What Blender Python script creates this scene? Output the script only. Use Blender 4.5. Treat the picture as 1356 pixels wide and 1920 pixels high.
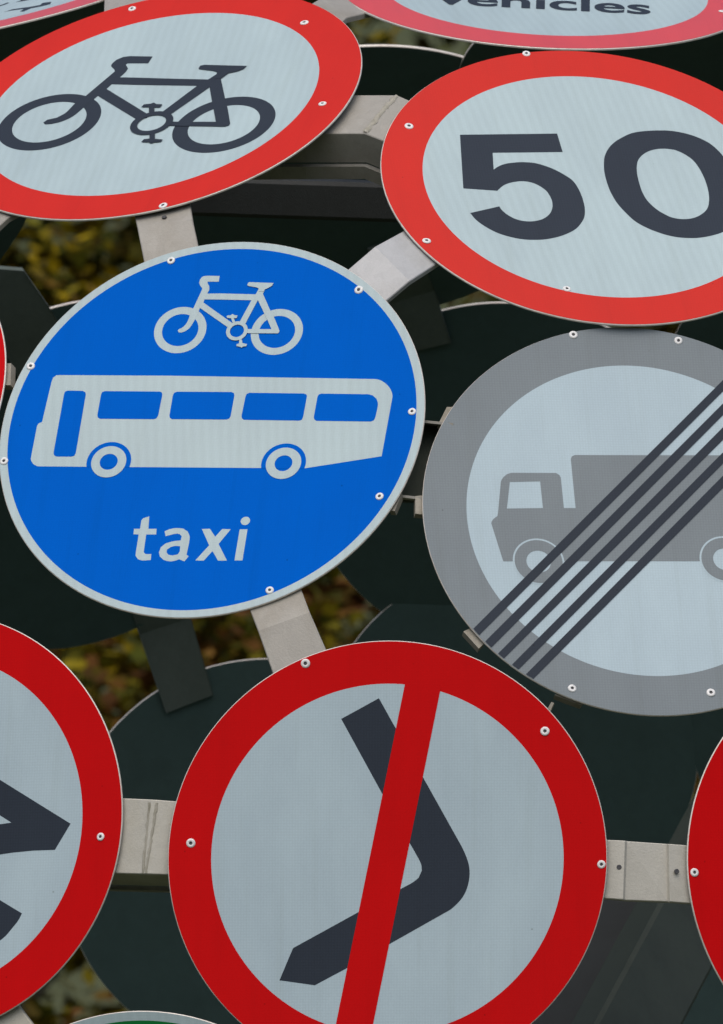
import bpy, math, random
from mathutils import Vector, Matrix, noise
from mathutils.geometry import tessellate_polygon

for o in list(bpy.data.objects):
    bpy.data.objects.remove(o, do_unlink=True)
scene = bpy.context.scene
COL = scene.collection
R = math.radians

# ---------------------------------------------------------------- camera
cam_d = bpy.data.cameras.new('camera')
cam = bpy.data.objects.new('camera', cam_d)
COL.objects.link(cam)
cam.location = (0, 0, 1.7)
cam.rotation_euler = (R(90 + 4.3), 0, 0)
cam_d.sensor_fit = 'VERTICAL'
cam_d.sensor_height = 24.0
cam_d.lens = 300.0
cam_d.clip_end = 2000
cam_d.dof.use_dof = True
cam_d.dof.focus_distance = 17.55
cam_d.dof.aperture_fstop = 13
scene.camera = cam
scene.render.resolution_x = 723
scene.render.resolution_y = 1024

# ---------------------------------------------------------------- sky, sun, exposure (dull overcast day)
SUN_EL, SUN_AZ = R(62), R(190)          # azimuth clockwise from +Y: high behind the camera, a little to the left
world = bpy.data.worlds.new('World')
scene.world = world
world.use_nodes = True
wn = world.node_tree.nodes
sky = wn.new('ShaderNodeTexSky')
sky.sky_type = 'NISHITA'
sky.sun_disc = False
sky.sun_elevation = SUN_EL
sky.sun_rotation = SUN_AZ
sky.dust_density = 4.0
sky.air_density = 1.0
sky.ozone_density = 1.0
world.node_tree.links.new(sky.outputs[0], wn['Background'].inputs[0])
wn['Background'].inputs[1].default_value = 0.11
sun_d = bpy.data.lights.new('sun', 'SUN')
sun_d.energy = 1.5
sun_d.angle = R(85)
sun_d.color = (1.0, 0.97, 0.93)
sun = bpy.data.objects.new('sun', sun_d)
COL.objects.link(sun)
sun.location = (-10, -20, 30)
to_sun = Vector((math.sin(SUN_AZ) * math.cos(SUN_EL), math.cos(SUN_AZ) * math.cos(SUN_EL), math.sin(SUN_EL)))
sun.rotation_euler = to_sun.to_track_quat('Z', 'Y').to_euler()
scene.view_settings.view_transform = 'Standard'
scene.view_settings.look = 'None'
scene.view_settings.gamma = 1.0
scene.view_settings.exposure = 0.27

# ---------------------------------------------------------------- measured data (metres; sign art in millimetres on the sign's own face)
SIGN = {
 'A': dict(c=[-0.2973, 17.955, 3.6275], n=[-0.22194, -0.56735, 0.793], r=0.3057, ring=0.798,
   screws=[[-115.0, 264.9], [168.9, 204.6], [267.0, -20.7], [109.2, -277.6]],
   art=[
    ('bicycle','ink',1,'ring',[-141.5,-39.9,54.0,75.5]),
    ('bicycle','ink',1,'ring',[132.7,-66.5,52.0,74.5]),
    ('bicycle','ink',2,'poly',[[[-150.5,-40.4],[-147.0,-33.3],[-133.5,-28.4],[-131.0,-25.4],[-128.4,-22.3],[-126.0,-19.2],[-124.2,-15.8],[-122.2,-9.5],[-120.8,-2.9],[-119.5,3.8],[-117.7,10.2],[-115.3,15.3],[-112.5,20.2],[-109.7,25.1],[-107.4,30.2],[-84.8,92.2],[-85.4,93.4],[-85.9,94.6],[-86.5,95.8],[-87.2,96.9],[-89.1,99.3],[-91.2,101.7],[-93.3,104.1],[-95.4,106.4],[-95.7,108.3],[-96.0,110.2],[-96.2,112.1],[-96.2,113.9],[-95.6,116.5],[-94.7,119.1],[-93.7,121.6],[-92.8,124.1],[-84.9,131.0],[-82.0,131.5],[-79.2,132.1],[-76.3,132.5],[-73.5,132.5],[-38.7,128.9],[-39.5,110.2],[-72.1,112.7],[-73.5,109.2],[-66.5,98.3],[-66.7,95.7],[-66.8,93.1],[-67.0,90.5],[-67.4,87.9],[-68.2,84.6],[-69.2,81.4],[-70.4,78.1],[-71.5,74.9],[-77.6,57.6],[-78.7,54.3],[-79.7,51.0],[-80.7,47.8],[-81.8,44.5],[-83.5,39.8],[-85.4,35.2],[-87.3,30.5],[-89.1,25.9],[-101.8,-7.2],[-103.4,-11.9],[-105.1,-16.7],[-106.9,-21.4],[-109.1,-25.8],[-111.3,-29.3],[-114.0,-32.5],[-116.9,-35.6],[-120.1,-38.2],[-123.4,-40.4],[-127.0,-42.3],[-130.8,-43.8],[-134.6,-45.1],[-137.4,-45.7],[-140.3,-45.9],[-143.2,-45.9],[-146.1,-46.0]]]),
    ('bicycle','ink',3,'poly',[[[-76.7,75.3],[-70.1,74.7],[-63.5,74.1],[-57.0,73.4],[-50.4,72.7],[17.8,64.3],[70.3,58.3],[70.4,42.0],[67.0,42.1],[63.6,42.1],[60.2,42.2],[56.8,42.5],[6.5,47.4],[-43.8,52.7],[-80.9,57.2]]]),
    ('bicycle','ink',4,'poly',[[[-84.0,46.2],[3.4,-28.1],[8.2,-40.2],[-6.6,-43.5],[-91.6,28.4]]]),
    ('bicycle','ink',5,'poly',[[[78.7,73.9],[76.2,69.9],[73.8,65.8],[71.3,61.8],[68.8,57.8],[65.8,53.8],[62.7,49.9],[59.7,45.8],[57.2,41.5],[25.8,-26.8],[35.1,-34.8],[41.8,-32.4],[77.6,35.6],[78.4,37.3],[79.0,39.2],[79.6,41.0],[80.3,42.8],[82.3,46.7],[84.5,50.6],[86.7,54.4],[88.7,58.4],[90.4,61.9],[91.9,65.5],[93.5,69.1],[95.0,72.7]]]),
    ('bicycle','ink',6,'poly',[[[74.2,46.2],[93.0,0.6],[120.1,-63.0],[120.9,-64.9],[121.8,-66.8],[122.6,-68.7],[123.4,-70.5],[136.7,-73.0],[141.7,-70.4],[141.8,-68.9],[142.0,-67.4],[142.1,-66.0],[141.8,-64.6],[125.6,-25.3],[111.6,5.1],[86.9,61.5]]]),
    ('bicycle','ink',7,'poly',[[[44.3,-53.1],[75.3,-55.9],[118.9,-59.1],[122.4,-59.5],[125.9,-59.9],[129.3,-60.5],[132.8,-61.0],[136.7,-73.0],[79.0,-67.3],[48.0,-64.5]]]),
    ('bicycle','ink',8,'poly',[[[44.2,89.9],[44.9,96.3],[50.7,98.3],[117.9,90.2],[115.4,82.4],[113.5,80.9],[111.8,79.4],[109.9,77.9],[108.0,76.7],[105.0,75.4],[101.9,74.4],[98.7,73.4],[95.6,72.3],[88.7,58.4],[78.4,59.2],[77.3,75.5],[76.2,76.5],[75.1,77.6],[74.0,78.6],[72.7,79.4],[70.3,80.4],[67.7,81.2],[65.1,81.9],[62.5,82.6],[58.3,83.8],[54.1,85.0],[50.0,86.2],[45.8,87.4]]]),
    ('bicycle','ink',9,'ring',[20.0,-55.5,20.9,31.3]),
    ('bicycle','ink',10,'poly',[[[6.5,-26.9],[1.6,-11.8],[-10.4,-10.9],[-8.6,-3.7],[1.2,-3.0],[5.4,-0.3],[11.0,-4.6],[20.3,-5.8],[19.1,-14.0],[10.5,-13.4],[15.1,-27.5]]]),
    ('bicycle','ink',11,'poly',[[[25.5,-82.5],[34.0,-83.1],[39.4,-99.5],[52.2,-101.9],[50.6,-108.2],[41.5,-108.4],[37.4,-111.4],[32.0,-107.5],[20.7,-106.1],[22.6,-99.2],[30.6,-98.0]]]),
   ]),
 'C': dict(c=[0.3284, 17.7512, 3.4903], n=[0.1244, -0.69053, 0.71252], r=0.3044, ring=0.806,
   screws=[[-59.7, 294.8], [-250.2, 125.4], [-258.8, -128.7], [-75.3, -228.6]],
   art=[
    ('digit_five','ink',1,'poly',[[[-180.1,108.4],[-40.8,115.2],[-38.6,73.7],[-138.9,69.2],[-142.5,32.0],[-140.3,34.1],[-138.1,36.2],[-135.8,38.3],[-133.4,40.2],[-130.8,41.8],[-128.1,43.3],[-125.3,44.6],[-122.5,45.7],[-118.8,46.8],[-115.1,47.6],[-111.3,48.3],[-107.5,48.9],[-104.6,49.3],[-101.7,49.6],[-98.7,49.7],[-95.8,49.7],[-92.2,49.5],[-88.6,49.3],[-85.0,48.8],[-81.5,48.1],[-78.0,46.9],[-74.5,45.5],[-71.1,43.8],[-67.8,42.1],[-64.3,40.1],[-60.9,38.0],[-57.6,35.8],[-54.5,33.4],[-51.1,30.5],[-47.8,27.5],[-44.7,24.4],[-41.7,21.2],[-39.3,18.6],[-36.9,15.9],[-34.8,13.1],[-33.1,10.1],[-31.3,5.8],[-29.8,1.3],[-28.7,-3.3],[-27.6,-7.9],[-26.8,-12.4],[-26.1,-16.9],[-25.6,-21.4],[-25.1,-25.9],[-24.8,-29.9],[-24.6,-33.8],[-24.5,-37.8],[-24.5,-41.8],[-24.5,-45.7],[-24.7,-49.7],[-25.1,-53.7],[-25.5,-57.6],[-26.1,-61.1],[-26.8,-64.5],[-27.6,-67.9],[-28.6,-71.2],[-29.9,-74.5],[-31.4,-77.7],[-33.0,-80.8],[-34.8,-83.8],[-36.8,-87.1],[-38.9,-90.4],[-41.3,-93.5],[-43.8,-96.4],[-46.8,-99.3],[-50.0,-102.0],[-53.4,-104.5],[-56.8,-106.9],[-60.6,-109.2],[-64.4,-111.4],[-68.4,-113.4],[-72.4,-115.2],[-76.9,-116.9],[-81.4,-118.4],[-85.9,-119.8],[-90.5,-120.8],[-94.9,-121.6],[-99.3,-122.1],[-103.7,-122.3],[-108.1,-122.4],[-112.4,-122.4],[-116.7,-122.2],[-121.0,-121.8],[-125.2,-121.1],[-129.4,-120.1],[-133.6,-118.9],[-137.7,-117.5],[-141.8,-115.9],[-146.0,-114.1],[-150.1,-112.1],[-154.1,-109.9],[-157.9,-107.4],[-162.0,-104.2],[-166.0,-100.7],[-169.7,-97.0],[-173.3,-93.2],[-176.0,-90.1],[-178.5,-86.9],[-180.9,-83.5],[-183.0,-80.0],[-184.8,-76.5],[-186.2,-72.9],[-187.6,-69.2],[-189.0,-65.5],[-145.7,-49.7],[-145.2,-51.4],[-144.8,-53.1],[-144.4,-54.7],[-143.7,-56.4],[-142.5,-59.0],[-141.1,-61.5],[-139.6,-64.0],[-137.9,-66.4],[-135.6,-69.1],[-133.1,-71.7],[-130.5,-74.1],[-127.7,-76.2],[-125.1,-77.7],[-122.4,-79.0],[-119.6,-80.1],[-116.8,-80.9],[-113.9,-81.4],[-111.1,-81.7],[-108.2,-81.8],[-105.3,-81.7],[-102.3,-81.3],[-99.2,-80.6],[-96.2,-79.7],[-93.3,-78.6],[-90.8,-77.5],[-88.3,-76.1],[-86.0,-74.5],[-83.8,-72.7],[-81.6,-70.7],[-79.6,-68.4],[-77.7,-66.0],[-76.0,-63.5],[-74.4,-60.5],[-73.1,-57.4],[-71.9,-54.2],[-70.9,-51.0],[-70.2,-47.9],[-69.7,-44.8],[-69.4,-41.6],[-69.2,-38.5],[-69.2,-35.7],[-69.4,-32.8],[-69.7,-30.0],[-70.2,-27.2],[-70.9,-23.8],[-71.8,-20.3],[-72.8,-17.0],[-74.1,-13.7],[-75.6,-11.0],[-77.4,-8.5],[-79.4,-6.0],[-81.4,-3.7],[-83.5,-1.7],[-85.8,0.2],[-88.1,2.0],[-90.6,3.5],[-92.9,4.6],[-95.3,5.5],[-97.8,6.2],[-100.3,6.6],[-103.2,6.9],[-106.1,6.9],[-109.1,6.7],[-112.0,6.3],[-115.0,5.6],[-118.1,4.8],[-121.1,3.7],[-124.1,2.5],[-126.6,1.3],[-129.1,-0.1],[-131.4,-1.7],[-133.6,-3.4],[-136.3,-6.2],[-138.9,-9.1],[-141.4,-12.2],[-143.9,-15.3],[-191.4,-11.4]]]),
    ('digit_zero','ink',1,'poly',[[[15.7,43.3],[16.4,48.5],[17.2,53.7],[18.2,58.9],[19.4,64.0],[21.0,68.7],[22.8,73.4],[24.9,78.0],[27.2,82.5],[29.6,86.5],[32.2,90.4],[35.1,94.1],[38.1,97.6],[41.2,100.8],[44.5,103.9],[48.0,106.7],[51.5,109.5],[55.0,112.1],[58.5,114.7],[62.2,117.0],[66.0,119.1],[69.7,120.6],[73.5,121.8],[77.4,122.8],[81.3,123.7],[86.5,124.6],[91.7,125.4],[96.9,126.0],[102.2,126.4],[107.7,126.6],[113.2,126.8],[118.7,126.6],[124.1,126.1],[129.5,125.1],[134.8,123.8],[140.1,122.2],[145.2,120.3],[149.8,118.3],[154.3,115.9],[158.6,113.3],[162.8,110.5],[166.6,107.5],[170.3,104.3],[173.8,100.9],[176.9,97.1],[180.2,92.1],[183.2,86.8],[185.9,81.3],[188.3,75.7],[190.4,70.0],[192.1,64.1],[193.7,58.1],[195.3,52.2],[196.7,46.5],[198.2,40.9],[199.5,35.2],[200.6,29.5],[201.4,23.9],[202.1,18.2],[202.6,12.5],[203.0,6.8],[203.2,1.1],[203.4,-4.5],[203.3,-10.2],[203.2,-15.9],[203.0,-19.7],[202.6,-23.4],[202.2,-27.2],[201.6,-30.9],[200.9,-35.7],[200.2,-40.6],[199.2,-45.4],[198.0,-50.1],[196.4,-54.8],[194.6,-59.4],[192.5,-64.0],[190.1,-68.4],[187.7,-72.3],[185.0,-76.1],[182.2,-79.8],[179.1,-83.3],[175.7,-87.1],[172.2,-90.9],[168.5,-94.3],[164.5,-97.5],[160.6,-100.0],[156.5,-102.2],[152.2,-104.1],[147.9,-105.8],[143.1,-107.6],[138.2,-109.2],[133.2,-110.5],[128.2,-111.5],[123.8,-112.2],[119.4,-112.5],[115.0,-112.6],[110.6,-112.5],[106.3,-112.2],[102.0,-111.8],[97.8,-111.2],[93.6,-110.2],[89.0,-108.9],[84.5,-107.2],[80.1,-105.4],[75.8,-103.3],[71.3,-100.9],[66.9,-98.3],[62.6,-95.5],[58.5,-92.5],[54.4,-89.3],[50.4,-85.8],[46.6,-82.2],[43.2,-78.3],[39.9,-73.6],[36.9,-68.6],[34.2,-63.5],[31.6,-58.3],[29.2,-53.4],[26.9,-48.4],[24.8,-43.3],[22.9,-38.2],[21.2,-32.7],[19.8,-27.0],[18.5,-21.4],[17.4,-15.7],[16.5,-10.1],[15.8,-4.4],[15.3,1.3],[14.9,6.9],[14.6,12.6],[14.4,18.3],[14.4,24.0],[14.5,29.6],[14.6,33.1],[14.9,36.5],[15.3,39.9]],[[62.8,44.7],[63.5,48.2],[64.4,51.7],[65.4,55.2],[66.7,58.5],[68.1,61.3],[69.7,64.0],[71.4,66.5],[73.3,69.0],[75.6,71.6],[78.1,74.0],[80.7,76.3],[83.5,78.4],[86.4,80.2],[89.5,81.7],[92.7,83.0],[96.0,84.0],[99.2,84.8],[102.6,85.3],[106.0,85.5],[109.4,85.6],[112.6,85.3],[115.8,84.8],[119.0,84.2],[122.2,83.6],[124.9,81.9],[127.7,80.2],[130.4,78.4],[132.8,76.4],[135.9,73.3],[138.9,70.1],[141.6,66.6],[144.0,63.0],[146.0,59.3],[147.7,55.4],[149.1,51.3],[150.4,47.2],[151.7,42.2],[152.9,37.1],[153.8,32.0],[154.7,26.8],[155.4,21.8],[156.0,16.6],[156.4,11.5],[156.7,6.4],[156.9,1.3],[156.9,-3.8],[156.8,-8.9],[156.6,-14.0],[156.2,-18.6],[155.7,-23.2],[155.0,-27.8],[154.1,-32.2],[153.1,-36.4],[151.9,-40.5],[150.4,-44.5],[148.5,-48.3],[146.5,-51.4],[144.2,-54.4],[141.6,-57.2],[138.8,-59.8],[135.8,-62.3],[132.7,-64.5],[129.4,-66.5],[125.9,-68.1],[122.4,-69.3],[118.6,-70.1],[114.8,-70.6],[111.0,-70.8],[107.4,-70.5],[103.8,-69.9],[100.3,-69.0],[97.0,-67.8],[94.1,-66.3],[91.4,-64.4],[88.9,-62.3],[86.5,-60.1],[83.8,-57.6],[81.1,-54.9],[78.7,-52.1],[76.5,-49.1],[73.8,-45.1],[71.4,-41.0],[69.2,-36.8],[67.3,-32.4],[65.7,-28.0],[64.5,-23.6],[63.5,-19.0],[62.7,-14.4],[61.9,-8.8],[61.4,-3.1],[61.1,2.6],[60.9,8.2],[60.7,13.4],[60.7,18.5],[60.7,23.6],[60.9,28.7],[61.2,32.7],[61.6,36.7],[62.1,40.7]]]),
   ]),
 'D': dict(c=[-0.2059, 17.4976, 3.1308], n=[-0.22348, -0.86833, 0.44278], r=0.3005, ring=0.96,
   screws=[[-90.5, 272.1], [184.1, 217.1], [-271.0, 106.0], [281.8, 19.7], [-289.7, -46.0], [251.1, -114.2], [113.4, -259.3]],
   art=[
    ('bicycle','white',1,'ring',[-63.5,159.0,25.8,37.3]),
    ('bicycle','white',1,'ring',[75.1,152.4,25.8,36.9]),
    ('bicycle','white',2,'poly',[[[-66.9,158.1],[-65.8,160.1],[-64.5,160.8],[-63.2,161.4],[-61.9,162.1],[-60.8,163.0],[-59.4,164.3],[-58.2,165.8],[-57.0,167.3],[-56.1,169.0],[-55.2,170.9],[-54.5,172.9],[-54.0,175.0],[-53.5,177.0],[-53.2,178.8],[-53.0,180.6],[-52.9,182.4],[-52.5,184.1],[-51.5,187.1],[-50.4,190.1],[-49.2,193.1],[-48.1,196.2],[-40.2,223.5],[-40.1,224.1],[-40.0,224.7],[-40.1,225.4],[-40.0,226.0],[-40.9,226.9],[-41.7,227.8],[-42.5,228.7],[-43.2,229.6],[-43.9,230.9],[-44.5,232.2],[-45.0,233.5],[-45.6,234.8],[-44.9,240.4],[-42.3,244.4],[-41.1,244.8],[-39.9,245.3],[-38.7,245.6],[-37.5,245.8],[-32.5,245.8],[-27.5,245.6],[-22.6,245.3],[-17.6,245.1],[-17.6,235.9],[-33.6,236.3],[-33.3,233.5],[-30.5,229.3],[-30.3,227.8],[-30.0,226.2],[-29.8,224.7],[-29.8,223.2],[-30.1,221.6],[-30.6,220.1],[-31.2,218.6],[-31.8,217.1],[-32.5,214.9],[-33.3,212.6],[-34.1,210.3],[-34.7,208.0],[-35.0,206.5],[-35.2,205.0],[-35.4,203.5],[-35.8,202.0],[-36.7,199.4],[-37.8,196.9],[-39.0,194.4],[-40.0,191.9],[-40.2,191.2],[-40.3,190.4],[-40.4,189.6],[-40.5,188.9],[-41.4,185.6],[-42.3,182.3],[-43.3,179.0],[-44.3,175.8],[-44.9,174.0],[-45.6,172.2],[-46.3,170.5],[-47.1,168.7],[-47.9,166.9],[-48.7,165.1],[-49.6,163.4],[-50.7,161.7],[-51.8,160.5],[-53.0,159.3],[-54.2,158.2],[-55.6,157.3],[-56.8,156.6],[-58.1,156.0],[-59.4,155.4],[-60.7,154.9],[-65.2,155.0]]]),
    ('bicycle','white',3,'poly',[[[-34.0,217.0],[-27.6,216.8],[-21.1,216.7],[-14.6,216.6],[-8.2,216.3],[38.8,213.7],[32.8,204.4],[-7.0,206.5],[-36.5,207.6]]]),
    ('bicycle','white',4,'poly',[[[-37.8,204.1],[10.2,167.7],[3.7,161.8],[-40.3,194.5],[-41.5,197.0]]]),
    ('bicycle','white',5,'poly',[[[41.3,223.3],[40.5,221.0],[39.7,218.7],[38.9,216.5],[37.9,214.2],[36.7,211.7],[35.3,209.3],[34.0,206.8],[32.8,204.2],[20.3,170.0],[24.0,164.8],[28.8,166.7],[41.2,201.9],[42.2,204.1],[43.7,206.0],[45.2,207.9],[46.5,209.9],[47.0,211.0],[47.5,212.1],[47.9,213.3],[48.2,214.5],[48.7,216.1],[49.2,217.7],[49.7,219.4],[50.1,221.0]]]),
    ('bicycle','white',6,'poly',[[[47.1,216.0],[42.3,203.9],[45.0,198.8],[47.8,193.6],[50.5,188.5],[53.2,183.3],[58.9,173.1],[66.6,157.6],[67.6,155.6],[68.6,153.6],[69.6,151.6],[70.7,149.6],[77.8,150.1],[79.0,153.3],[76.3,159.2],[73.6,165.1],[70.8,171.0],[67.9,176.9],[66.3,179.7],[64.5,182.5],[62.8,185.3],[61.2,188.2]]]),
    ('bicycle','white',7,'poly',[[[31.2,157.6],[33.0,157.5],[34.8,157.5],[36.6,157.4],[38.4,157.4],[67.2,156.6],[69.4,156.5],[71.7,156.1],[74.0,155.7],[76.3,155.4],[77.0,149.5],[38.3,150.8],[36.7,150.9],[35.1,151.1],[33.5,151.3],[31.9,151.5]]]),
    ('bicycle','white',8,'poly',[[[24.1,228.8],[25.0,232.4],[26.7,233.4],[61.5,231.1],[59.8,226.9],[58.8,226.1],[57.7,225.4],[56.7,224.6],[55.6,223.9],[54.3,223.2],[52.9,222.4],[51.5,221.7],[50.1,221.0],[49.2,218.0],[41.9,218.2],[40.9,223.1],[40.1,223.5],[39.3,223.9],[38.4,224.3],[37.6,224.6],[36.0,225.1],[34.4,225.4],[32.8,225.8],[31.1,226.1],[29.7,226.4],[28.4,226.7],[27.0,227.0],[25.6,227.3]]]),
    ('bicycle','white',9,'ring',[18.2,154.9,10.0,15.4]),
    ('bicycle','white',10,'poly',[[[0.5,178.1],[1.6,180.1],[6.1,180.0],[8.5,182.3],[9.3,181.8],[10.2,181.2],[11.0,180.8],[11.9,180.4],[12.9,180.1],[13.9,180.0],[14.9,179.9],[16.0,179.8],[15.6,175.7],[11.1,175.3],[14.6,168.6],[10.1,168.8],[7.5,175.4],[2.1,176.1]]]),
    ('bicycle','white',11,'poly',[[[23.3,140.5],[26.9,140.9],[28.5,134.8],[35.4,133.1],[34.5,129.6],[30.1,129.2],[28.0,127.5],[27.3,127.9],[26.6,128.3],[25.9,128.7],[25.2,129.0],[24.0,129.4],[22.9,129.6],[21.7,129.8],[20.6,130.0],[20.2,133.0],[23.6,134.5]]]),
    ('bus','white',1,'poly',[[[-237.9,79.5],[-237.7,81.3],[-237.3,83.0],[-236.9,84.8],[-236.5,86.6],[-232.2,90.4],[-230.6,90.4],[-229.1,90.5],[-227.5,90.6],[-225.9,90.5],[-68.5,85.6],[129.7,77.1],[223.1,73.0],[226.1,72.6],[229.1,71.8],[231.9,70.7],[234.5,69.2],[237.3,67.2],[240.1,64.9],[242.6,62.3],[244.9,59.6],[246.5,57.4],[247.9,55.0],[249.2,52.4],[250.2,49.8],[250.8,47.9],[251.2,45.9],[251.4,43.9],[251.4,41.9],[246.8,-50.5],[140.4,-67.2],[-65.8,-60.9],[-240.4,-55.5],[-247.2,-51.8],[-248.2,-50.3],[-249.3,-48.8],[-250.3,-47.2],[-251.1,-45.6],[-251.5,-44.3],[-251.8,-43.0],[-251.8,-41.6],[-251.8,-40.3],[-249.6,9.9],[-247.7,13.4],[-243.2,15.6]]]),
    ('bus_window','blue',3,'poly',[[[-217.3,59.5],[-217.1,60.6],[-216.9,61.7],[-216.5,62.8],[-216.3,63.9],[-215.3,64.2],[-214.4,64.6],[-213.4,64.9],[-212.5,65.1],[-207.1,65.0],[-201.8,64.8],[-196.4,64.4],[-191.1,64.2],[-187.3,62.0],[-186.9,60.9],[-186.5,59.9],[-186.1,58.9],[-186.0,57.9],[-188.5,-34.7],[-188.7,-35.9],[-189.0,-37.1],[-189.4,-38.3],[-189.8,-39.4],[-190.7,-39.9],[-191.7,-40.4],[-192.6,-40.7],[-193.6,-40.9],[-199.0,-41.0],[-204.6,-40.8],[-210.1,-40.6],[-215.6,-40.4],[-219.0,-38.4],[-219.4,-37.3],[-219.9,-36.2],[-220.2,-35.1],[-220.4,-34.0]]]),
    ('bus_window','blue',3,'poly',[[[-164.1,56.4],[-164.0,57.7],[-163.7,58.9],[-163.4,60.1],[-163.2,61.4],[-159.4,63.0],[-81.3,60.4],[-80.3,60.2],[-79.3,59.8],[-78.4,59.2],[-77.5,58.7],[-77.1,57.6],[-76.7,56.5],[-76.4,55.4],[-76.3,54.3],[-78.2,22.6],[-78.5,21.3],[-78.9,20.1],[-79.5,18.9],[-80.0,17.7],[-81.1,17.2],[-82.2,16.7],[-83.3,16.3],[-84.5,16.2],[-161.0,18.7],[-164.1,21.1],[-164.5,22.2],[-164.9,23.3],[-165.2,24.4],[-165.3,25.5]]]),
    ('bus_window','blue',3,'poly',[[[-61.2,53.0],[-61.0,54.3],[-60.7,55.4],[-60.3,56.6],[-59.9,57.8],[-56.2,59.6],[20.9,57.2],[22.1,57.0],[23.2,56.5],[24.3,55.9],[25.4,55.3],[25.8,54.2],[26.2,53.1],[26.6,52.0],[26.7,50.9],[25.3,20.1],[25.2,18.8],[24.8,17.5],[24.3,16.2],[23.9,14.9],[22.7,14.4],[21.6,13.8],[20.4,13.4],[19.1,13.2],[-57.9,15.6],[-61.0,17.8],[-61.3,18.9],[-61.7,20.0],[-62.0,21.1],[-62.1,22.2]]]),
    ('bus_window','blue',3,'poly',[[[42.7,49.3],[42.9,50.4],[43.2,51.5],[43.6,52.6],[44.0,53.6],[47.7,55.3],[125.5,52.2],[129.3,50.2],[129.5,49.3],[129.8,48.4],[130.0,47.5],[130.0,46.6],[128.6,15.9],[128.4,14.4],[128.0,13.1],[127.6,11.7],[127.2,10.3],[126.1,9.9],[125.0,9.4],[123.8,9.1],[122.7,9.0],[45.1,12.1],[42.0,14.4],[41.6,15.5],[41.2,16.6],[40.9,17.7],[40.8,18.8]]]),
    ('bus_window','blue',3,'poly',[[[145.1,46.2],[145.3,47.2],[145.7,48.2],[146.2,49.1],[146.6,50.1],[147.6,50.5],[148.7,50.9],[149.7,51.3],[150.8,51.4],[215.0,48.9],[217.0,48.7],[219.0,48.2],[221.0,47.5],[223.0,47.0],[229.0,41.6],[229.8,39.8],[230.6,38.0],[231.3,36.3],[231.9,34.5],[232.1,33.2],[232.3,31.9],[232.3,30.5],[232.3,29.2],[232.1,25.0],[231.8,20.8],[231.5,16.7],[231.1,12.5],[230.8,11.2],[230.5,9.9],[230.1,8.6],[229.8,7.3],[228.5,6.7],[227.3,5.9],[226.0,5.4],[224.6,5.1],[148.0,8.0],[145.0,10.2],[144.6,11.3],[144.1,12.4],[143.8,13.5],[143.7,14.6]]]),
    ('bus_wheel_arch','blue',3,'poly',[[[-109.4,-60.2],[-108.8,-58.0],[-108.3,-55.7],[-108.1,-53.4],[-107.9,-51.1],[-108.0,-48.8],[-108.2,-46.4],[-108.6,-44.2],[-109.2,-41.9],[-109.9,-39.7],[-110.8,-37.5],[-111.9,-35.5],[-113.1,-33.5],[-114.4,-31.6],[-115.9,-29.8],[-117.5,-28.1],[-119.2,-26.5],[-121.1,-25.1],[-123.0,-23.8],[-125.0,-22.6],[-127.1,-21.7],[-129.3,-20.8],[-131.5,-20.1],[-133.8,-19.6],[-136.1,-19.3],[-138.4,-19.1],[-140.7,-19.1],[-143.1,-19.3],[-145.4,-19.6],[-147.6,-20.1],[-149.9,-20.8],[-152.0,-21.7],[-154.1,-22.6],[-156.2,-23.8],[-158.1,-25.1],[-159.9,-26.5],[-161.7,-28.1],[-163.3,-29.8],[-164.7,-31.6],[-166.1,-33.5],[-167.3,-35.5],[-168.3,-37.5],[-169.2,-39.7],[-169.9,-41.9],[-170.5,-44.2],[-170.9,-46.4],[-171.1,-48.8],[-171.2,-51.1],[-171.1,-53.4],[-170.8,-55.7],[-170.4,-58.0]]]),
    ('bus_wheel','white',5,'ring',[-139.6,-50.7,12.7,24.9]),
    ('bus_wheel_arch','blue',3,'poly',[[[139.5,-68.2],[140.1,-66.0],[140.5,-63.7],[140.8,-61.4],[140.9,-59.1],[140.9,-56.7],[140.6,-54.4],[140.2,-52.1],[139.7,-49.9],[138.9,-47.7],[138.1,-45.5],[137.0,-43.5],[135.8,-41.5],[134.5,-39.6],[133.0,-37.8],[131.4,-36.1],[129.7,-34.6],[127.8,-33.1],[125.9,-31.8],[123.9,-30.7],[121.8,-29.7],[119.6,-28.9],[117.4,-28.2],[115.1,-27.7],[112.8,-27.3],[110.5,-27.2],[108.2,-27.2],[105.9,-27.3],[103.6,-27.7],[101.3,-28.2],[99.1,-28.9],[96.9,-29.7],[94.8,-30.7],[92.8,-31.8],[90.9,-33.1],[89.1,-34.6],[87.3,-36.1],[85.7,-37.8],[84.3,-39.6],[82.9,-41.5],[81.7,-43.5],[80.7,-45.5],[79.8,-47.7],[79.1,-49.9],[78.5,-52.1],[78.1,-54.4],[77.9,-56.7],[77.8,-59.1],[77.9,-61.4],[78.2,-63.7],[78.6,-66.0]]]),
    ('bus_wheel','white',5,'ring',[109.4,-58.7,12.5,24.9]),
    ('letter_t','white',1,'poly',[[[-71.1,-138.8],[-70.0,-158.6],[-58.3,-158.8],[-57.9,-167.8],[-72.0,-167.5],[-72.1,-195.9],[-68.8,-198.7],[-60.8,-198.8],[-60.6,-208.1],[-63.7,-208.3],[-66.8,-208.5],[-69.9,-208.7],[-72.9,-208.6],[-74.5,-208.2],[-76.1,-207.6],[-77.7,-206.9],[-79.2,-206.2],[-83.0,-200.9],[-83.0,-199.6],[-83.1,-198.3],[-83.2,-197.0],[-83.2,-195.7],[-82.7,-167.3],[-90.1,-166.8],[-90.5,-158.2],[-81.8,-158.3],[-81.7,-144.9],[-79.2,-141.6]]]),
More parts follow.
